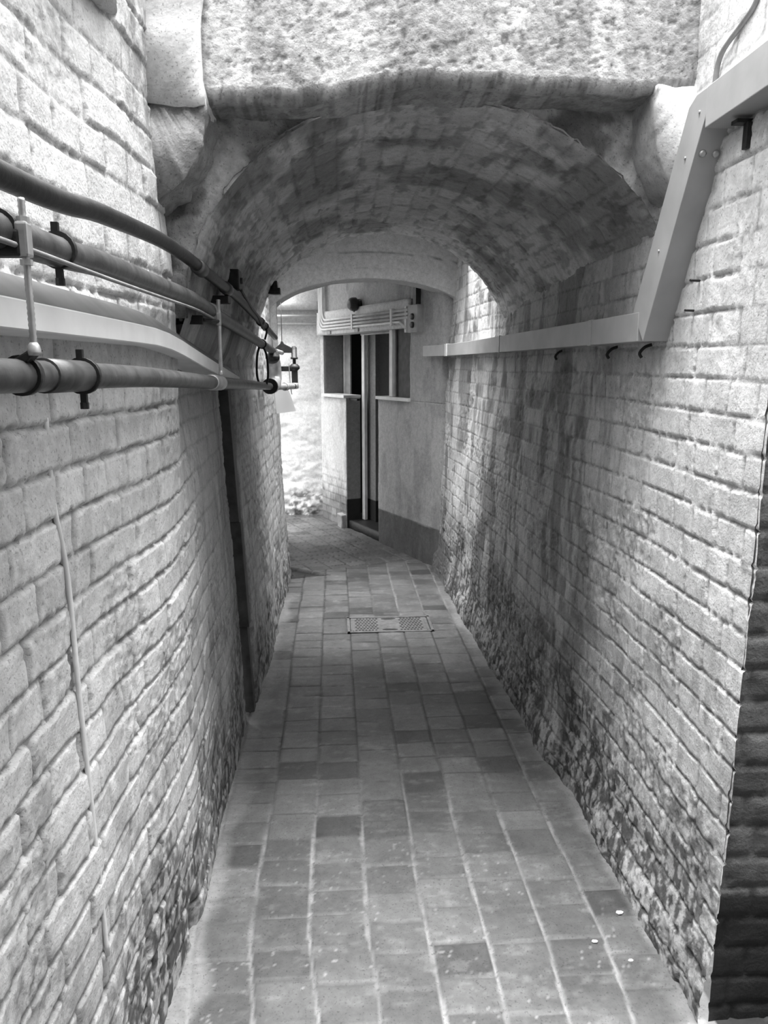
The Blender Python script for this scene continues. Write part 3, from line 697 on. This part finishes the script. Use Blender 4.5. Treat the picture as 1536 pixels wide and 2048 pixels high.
# white trunking on the left wall
t = thing('cable_trunking', 'pale square trunking along the left wall behind the lower pipe', 'trunking', (-.44, 1.0, 1.55))
def sweep_box(mb, path, x0, x1, h):
    """path of (y, zc): rectangular section, bent in the Y-Z plane"""
    n = len(path); rows = []
    for i in range(n):
        a = Vector((path[max(i-1, 0)][0], path[max(i-1, 0)][1])); c = Vector((path[min(i+1, n-1)][0], path[min(i+1, n-1)][1])); p = Vector(path[i])
        if 0 < i < n-1:
            d1 = (p-a).normalized(); d2 = (c-p).normalized(); tt = (d1+d2).normalized(); k = 1/max(.3, tt.dot(d1))
        else: tt = (c-a).normalized(); k = 1
        nn = Vector((-tt.y, tt.x))*h*.5*k
        dx = path[i] if False else 0
        rows.append([mb.bm.verts.new((x0, p.x-nn.x, p.y-nn.y)), mb.bm.verts.new((x1, p.x-nn.x, p.y-nn.y)), mb.bm.verts.new((x1, p.x+nn.x, p.y+nn.y)), mb.bm.verts.new((x0, p.x+nn.x, p.y+nn.y))])
    for i in range(n-1):
        for k in range(4): mb._f([rows[i][k], rows[i][(k+1)%4], rows[i+1][(k+1)%4], rows[i+1][k]])
    mb._f(rows[0]); mb._f(rows[-1][::-1]); return mb
pth = [(-.6, 1.556), (.85, 1.558), (1.45, 1.558), (1.62, 1.557), (1.75, 1.552), (1.9, 1.540), (2.1, 1.520), (2.4, 1.491), (2.75, 1.458), (2.98, 1.437)]
def profile_sweep(mb, path, prof):
    R = [[mb.bm.verts.new((px, y, z+pz)) for px, pz in prof] for y, z in path]; n = len(prof)
    for i in range(len(R)-1):
        for k in range(n): mb._f([R[i][k], R[i][(k+1)%n], R[i+1][(k+1)%n], R[i+1][k]])
    mb._f(R[0]); mb._f(R[-1][::-1]); return mb
b = MB(); profile_sweep(b, pth, [(-.50, -.018), (-.367, -.018), (-.365, -.016), (-.365, .016), (-.367, .018), (-.50, .018)]); b.build('body', M['trunk'], t, 0)
b = MB(); profile_sweep(b, pth, [(-.50, .018), (-.368, .018), (-.405, .054), (-.50, .058)]); b.build('cover', M['cover_shade'], t, 0)

# brackets and box in tunnel
t = thing('pipe_bracket', 'black iron bracket under the dark upper pipe inside the tunnel', 'bracket', (-.40, 2.5, 1.69))
b = MB(); b.box((-.455, 2.44, 1.690), (-.325, 2.50, 1.712)); b.build('arm', M['iron'], t, .003)
ring(-.332, 2.47, 1.733, .0150, w=.03).build('band', M['iron'], t)
t = thing('junction_box', 'small black box on the vault beside the dark upper pipe', 'box', (-.352, 2.72, 1.76))
b = MB(); b.box((-.368, 2.68, 1.755), (-.318, 2.76, 1.82)); b.build('body', M['iron'], t, .005)
b = MB(); b.lathe((-.32, 2.72, 1.785), (1, 0, 0), [(0, .012), (.01, .010)], 12); b.build('cover', M['black'], t)
b = MB(); b.tube([(-.322, 2.74, 1.76), (-.316, 3.0, 1.72), (-.318, 3.3, 1.70), (-.322, 3.6, 1.66)], .005, 8, 6); tag(b.build('cable', M['iron']), 'dark cable dropping from the black box along the pipes', 'cable')
b = MB(); b.box((-.330, 3.86, 1.845), (-.262, 3.93, 1.872), None, None); b.box((-.300, 3.86, 1.86), (-.275, 3.93, 1.905)); b.rough(.03, .004, 20); tag(b.build('iron_bracket', M['iron']), 'short black iron bracket at the far left edge of the vault', 'bracket')
t = thing('pipe_bracket', 'black looped bracket holding the pipes near the tunnel end', 'bracket', (-.34, 3.75, 1.45))
ring(-.348, 3.75, 1.600, .0195, w=.03).build('band', M['iron'], t)
ring(-.3307, 3.75, 1.684, .0150, w=.03).build('upper_band', M['iron'], t)
b = MB(); b.tube([(-.325, 3.75, 1.69), (-.322, 3.75, 1.66), (-.332, 3.75, 1.62)], .005, 8, 6); b.build('link', M['iron'], t)
b = MB(); b.tube([(-.36, 3.75, 1.585), (-.372, 3.75, 1.54), (-.375, 3.75, 1.45), (-.36, 3.75, 1.405), (-.335, 3.75, 1.40), (-.322, 3.75, 1.45), (-.325, 3.75, 1.54), (-.340, 3.75, 1.585)], .0055, 8, 6); b.build('loop', M['iron'], t)
# elbow and riser group
t = thing('pipe_elbow', 'pale swept pipe elbow hanging at the end of the left pipes', 'pipe elbow', (-.335, 4.3, 1.37))
b = MB(); b.tube([(-.345, 4.16, 1.386), (-.342, 4.24, 1.384), (-.338, 4.34, 1.40), (-.336, 4.37, 1.44), (-.338, 4.36, 1.50), (-.342, 4.34, 1.53)], .038, 18, 6); b.build('bend', M['galv'], t)
b = MB(); b.lathe((-.343, 4.33, 1.535), (0, -.1, 1), [(0, .040), (.02, .040), (.02, .03), (.035, .022)], 18); b.build('collar', M['iron'], t)
b = MB(); b.lathe((-.345, 4.10, 1.388), (0, 1, -.02), [(0, .02), (.0, .042), (.05, .042), (.05, .038)], 18); b.build('flange', M['iron'], t)
b = MB(); b.tube([(-.325, 4.35, 1.378), (-.27, 4.55, 1.375), (-.255, 4.7, 1.372)], .018, 14, 5); b.build('outlet', M['galv'], t)
b = MB(); b.lathe((-.29, 4.47, 1.376), (.3, 1, 0), [(0, .024), (.03, .024)], 16); b.build('union', M['galv'], t)
t = thing('valve_riser', 'black upright valve pipe silhouetted against the bright side lane', 'valve', (-.243, 4.72, 1.36))
x, y = -.243, 4.72
b = MB(); b.tube([(x-.01, y-.02, 1.372), (x, y, 1.378), (x+.001, y, 1.40), (x, y, 1.50)], .019, 14, 5); b.build('lower_pipe', M['iron'], t)
b = MB(); b.lathe((x, y, 1.355), (0, 0, 1), [(0, .012), (.004, .023), (.034, .024), (.038, .018)], 16); b.build('bottom_elbow', M['galv'], t)
b = MB(); b.lathe((x, y, 1.462), (0, 0, 1), [(0, .018), (.006, .022), (.016, .033), (.03, .033), (.04, .022), (.045, .018)], 18); b.box((x-.085, y-.016, 1.462), (x, y+.016, 1.492)); b.build('valve_body', M['iron'], t)
b = MB(); b.tube([(x, y, 1.50), (x, y, 1.56)], .010, 12); b.build('stem', M['iron'], t)
b = MB(); b.lathe((x, y, 1.535), (0, 0, 1), [(0, .022), (.012, .022), (.012, .017), (.07, .017), (.072, .014), (.078, .008)], 16); b.build('bonnet', M['iron'], t)
b = MB(); b.prism([(x+.012, 1.573), (x+.010, 1.592), (x-.06, 1.627), (x-.068, 1.642), (x-.078, 1.642), (x-.083, 1.627), (x-.13, 1.588), (x-.13, 1.573)], 'y', y-.012, y+.012); b.build('gusset', M['iron'], t, .003)
b = MB(); b.tube([(x-.073, y, 1.64), (x-.073, y, 1.87)], .0022, 8); b.build('suspension_wire', M['iron'], t)
b = MB(); b.tube([(x-.075, y, 1.573), (x-.09, y-.3, 1.578)], .014, 12); b.build('cross_pipe', M['galv'], t)
b = MB(); b.tube([(-.27, 4.62, 1.52), (-.268, 4.64, 1.42), (-.262, 4.66, 1.34), (-.258, 4.66, 1.325)], .0028, 8, 4); b.build('pull_wire', M['galv'], t)
b = MB(); b.prism([(-.375, 1.352), (-.285, 1.345), (-.243, 1.215), (-.365, 1.198)], 'y', 4.80, 4.803); tag(b.build('paper_notice', M['paper']), 'white sheet hanging below the valve pipe', 'paper')

# dark strip drawn in place of the shaded step face of the left wall
t = thing('shade_strip', 'dark upright strip standing for the shaded step of the left wall in the tunnel', 'shade strip', (-.43, 3.1, 0))
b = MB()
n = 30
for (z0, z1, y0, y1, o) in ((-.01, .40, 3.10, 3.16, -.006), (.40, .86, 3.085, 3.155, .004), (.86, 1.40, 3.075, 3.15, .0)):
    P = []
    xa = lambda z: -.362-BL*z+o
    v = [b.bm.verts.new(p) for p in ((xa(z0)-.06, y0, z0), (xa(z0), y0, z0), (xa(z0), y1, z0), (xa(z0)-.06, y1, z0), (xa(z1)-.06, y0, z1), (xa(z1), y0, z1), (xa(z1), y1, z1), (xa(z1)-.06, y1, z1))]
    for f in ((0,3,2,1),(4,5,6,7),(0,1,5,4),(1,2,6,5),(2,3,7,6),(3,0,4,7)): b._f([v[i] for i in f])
b.build('shade_face', M['wood_and_shade'], t, .003)
# narrow conduit painted over on near left wall
P = [(XLA(y)-lean(y)*z+.0035, y, z) for y, z in ((1.200, 1.42), (1.198, 1.29), (1.225, 1.16), (1.228, .94), (1.235, .75), (1.24, .6), (1.245, .42))]
b = MB(); b.tube([(float(p[0]), p[1], p[2]) for p in P], .0045, 10, 5); tag(b.build('wall_conduit', M['white']), 'narrow painted conduit running down the left brick wall', 'conduit')

# ================================================================== cable tray on right
t = thing('cable_tray', 'long grey metal trunking stepping down the right wall into the tunnel', 'trunking', (.85, 2.0, 1.56))
h_ = .078
b = MB(); sweep_box(b, [(-.3, 2.049), (1.2, 2.049), (1.690, 2.040)], .80, .885, .083)
b.build('upper_run', M['tray'], t, .002)
b = MB()
q = [(1.690-.03, 2.0815), (1.735, 1.999), (2.013, 1.561), (2.060, 1.637), (1.80, 2.030), (1.715, 2.0815)]
q = [(1.655, 2.0815), (1.705, 2.000), (1.950, 1.560), (2.025, 1.638), (1.775, 2.066), (1.74, 2.0815)]
b.prism(q, 'x', .801, .885); b.build('sloped_run', M['tray'], t, .002)
def run_pts(y): return float(np.interp(y, [1.9, 3.6, 4.5, 5.0, 5.3, 5.62], [.80, .795, .785, .755, .725, .625]))
ysn = [1.985, 2.35, 2.8, 3.2, 3.65, 4.1, 4.5, 4.8, 5.0, 5.15, 5.3, 5.42, 5.55]
b = MB(); rows = []
for y in ysn:
    x0 = run_pts(y); zt = 1.636; zb = 1.561
    rows.append([b.bm.verts.new((x0, y, zb)), b.bm.verts.new((x0+.13, y, zb)), b.bm.verts.new((x0+.13, y, zt)), b.bm.verts.new((x0, y, zt))])
for i in range(len(rows)-1):
    for k in range(4): b._f([rows[i][k], rows[i][(k+1)%4], rows[i+1][(k+1)%4], rows[i+1][k]])
b._f(rows[0]); b._f(rows[-1][::-1]); b.build('lower_run', M['tray'], t, .002)
for y, m in ((2.36, 'tray'), (3.66, 'galv'), (5.1, 'white')):
    x0 = run_pts(y); w = .012 if m != 'white' else .05
    b = MB(); b.box((x0-.0025, y-w, 1.5585), (x0+.06, y+w, 1.6385)); b.build('joint_cover', M[m], t, .001)
for y, z in ((1.755, 1.96), (1.865, 1.775), (1.70, 2.04)):
    b = MB(); b.lathe((.801, y+.02, z), (-1, 0, 0), [(0, .004), (.003, .003)], 10); b.build('screw', M['galv'], t)
dn = Vector((0, -.85, -.5))
for x in (.818, .848):
    yy, zz = 1.728, 1.958
    b = MB(); b.lathe((x, yy, zz), dn, [(0, .008), (.002, .008), (.006, .004)], 12); b.build('rivet', M['galv'], t)
for y, lab in ((2.05, 'iron hook under the trunking just below its slope'), (2.30, 'iron hook under the trunking right of its joint'), (2.85, 'iron hook under the trunking farther inside the tunnel')):
    b = MB(); b.tube([(.87, y, 1.555), (.85, y, 1.548), (.836, y, 1.532), (.842, y, 1.520)], .0045, 8, 5); tag(b.build('iron_hook', M['iron']), lab, 'hook', 'hooks under the right trunking')
t = thing('wall_bracket', 'dark iron bracket on the right wall just under the high trunking', 'bracket', (.86, 1.6, 1.94))
b = MB(); b.box((.825, 1.60, 1.985), (.875, 1.625, 1.993)); b.build('plate', M['iron'], t, .001)
b = MB(); b.box((.845, 1.595, 1.935), (.875, 1.613, 1.986)); b.build('web', M['iron'], t, .002)
for y, z, lab in ((1.79, 1.694, 'upper of two small iron nails in the right wall below the sloped trunking'), (1.806, 1.627, 'lower of two small iron nails in the right wall below the sloped trunking')):
    b = MB(); b.tube([(.885, y, z), (.835, y-.012, z+.001)], .0028, 8); tag(b.build('iron_nail', M['iron']), lab, 'nail', 'nails in the right wall')
# loose cable above the tray
cp = [(.868, 1.79, 2.07), (.862, 1.785, 2.13), (.862, 1.765, 2.175), (.862, 1.69, 2.20), (.862, 1.645, 2.215), (.864, 1.625, 2.24), (.868, 1.62, 2.27)]
b = MB(); b.tube(cp, .006, 10, 6); tag(b.build('cable', M['cable']), 'grey curved cable rising above the high trunking at upper right', 'cable')

# ================================================================== manhole cover
t = thing('manhole_cover', 'studded rectangular iron manhole cover set in the tiled floor', 'manhole cover', (.305, 4.2, -.004))
x0, x1, y0, y1 = .058, .556, 4.070, 4.335
b = MB()
b.box((x0, y0, -.006), (x1, y0+.016, .003)); b.box((x0, y1-.016, -.006), (x1, y1, .003)); b.box((x0, y0, -.006), (x0+.016, y1, .003)); b.box((x1-.016, y0, -.006), (x1, y1, .003))
b.build('frame', M['cover'], t, .001)
b = MB(); b.box((x0+.022, y0+.020, -.006), (x1-.022, y1-.020, .001))
b.box((x0+.030, y0+.024, .0), (x0+.038, y1-.024, .003)); b.box((x1-.038, y0+.024, .0), (x1-.030, y1-.024, .003))
b.mi = 1
for half, (xa, xb) in enumerate(((x0+.052, x0+.185), (x1-.185, x1-.052))):
    for i in range(7):
        for j in range(8):
            xx = xa + (xb-xa)*(i+.5*(j % 2))/7; yy = y0+.036 + j*.0275
            b.lathe((xx, yy, .0005), (0, 0, 1), [(0, .0078), (.0022, .0065), (.0028, .003)], 8)
b.mi = 0
o = b.build('plate', [M['cover'], M['stud']], t)
for yy in (y0+.040, y1-.040):
    b = MB(); b.prism([(.305+.045*math.cos(a*math.pi/8), yy+.011*math.sin(a*math.pi/8)) for a in range(16)], 'z', .0005, .0022); b.build('lifting_slot', M['black'], t)

# loose flakes of paint on the floor
for (x, y, r, lab) in ((.775, 1.79, .010, 'largest white paint chip on the right side of the near floor'), (.67, 1.69, .007, 'white paint chip on the dark tile near the right wall foot'), (.74, 1.62, .006, 'small white paint chip nearest the right wall corner')):
    b = MB(); b.prism([(x+r*math.cos(a*1.05)*(1+.4*random.random()), y+r*.6*math.sin(a*1.05)*(1+.4*random.random())) for a in range(6)], 'z', .001, .004)
    tag(b.build('paint_chip', M['paper']), lab, 'paint chip', 'paint chips on the floor')

# ================================================================== light: open sky over the yard, the shaft and the lane
w = bpy.data.worlds.new('World'); scene.world = w; w.use_nodes = True
bg = w.node_tree.nodes['Background']; bg.inputs['Color'].default_value = (1, 1, 1, 1); bg.inputs['Strength'].default_value = 6.0
_n = w.node_tree.nodes; _l = w.node_tree.links
_tc = _n.new('ShaderNodeTexCoord'); _sx = _n.new('ShaderNodeSeparateXYZ'); _l.new(_tc.outputs['Generated'], _sx.inputs[0])
_cr = _n.new('ShaderNodeValToRGB'); _l.new(_sx.outputs['Z'], _cr.inputs['Fac']); _l.new(_cr.outputs['Color'], bg.inputs['Color'])
_cr.color_ramp.elements[0].position = 0.0; _cr.color_ramp.elements[0].color = (.04, .04, .04, 1)      # dark ground below the horizon
_cr.color_ramp.elements.new(.05).color = (.07, .07, .07, 1); _cr.color_ramp.elements.new(.5).color = (.2, .2, .2, 1)
_cr.color_ramp.elements[-1].position = .8; _cr.color_ramp.elements[-1].color = (1, 1, 1, 1)
sun = bpy.data.lights.new('hazy_sun', 'SUN'); sun.energy = 11.5; sun.angle = math.radians(42)
so = bpy.data.objects.new('hazy_sun', sun); COL.objects.link(so); so.location = (0, 0, 6); so.rotation_euler = (math.radians(4), 0, 0)
def portal(name, loc, sx, sy, rot=(0, 0, 0)):
    l = bpy.data.lights.new(name, 'AREA'); l.shape = 'RECTANGLE'; l.size = sx; l.size_y = sy; l.cycles.is_portal = True
    o = bpy.data.objects.new(name, l); COL.objects.link(o); o.location = loc; o.rotation_euler = rot
portal('sky_portal_yard', (.55, 1.2, 2.60), 2.5, 1.6)
portal('sky_portal_shaft', (.2, 4.40, 2.42), 1.9, .95)
portal('sky_portal_lane', (-1.3, 6.9, 2.50), 1.8, 1.3)

# ------------------------------------------------------------------ camera
cam = bpy.data.cameras.new('camera'); co = bpy.data.objects.new('camera', cam); COL.objects.link(co)
f = 1500.; pitch = math.atan(294/f); yaw = math.atan(100/f*math.cos(pitch))
co.location = (0, 0, 1.5); co.rotation_euler = (math.pi/2 - pitch, 0, -yaw)
cam.sensor_fit = 'VERTICAL'; cam.sensor_height = 36; cam.sensor_width = 27; cam.lens = f/2048*36
cam.clip_start = .02
scene.camera = co
vs = scene.view_settings
scene.display_settings.display_device = 'sRGB'
vs.view_transform = 'Standard'; vs.look = 'None'; vs.gamma = 1; vs.use_curve_mapping = False; vs.exposure = 0.45
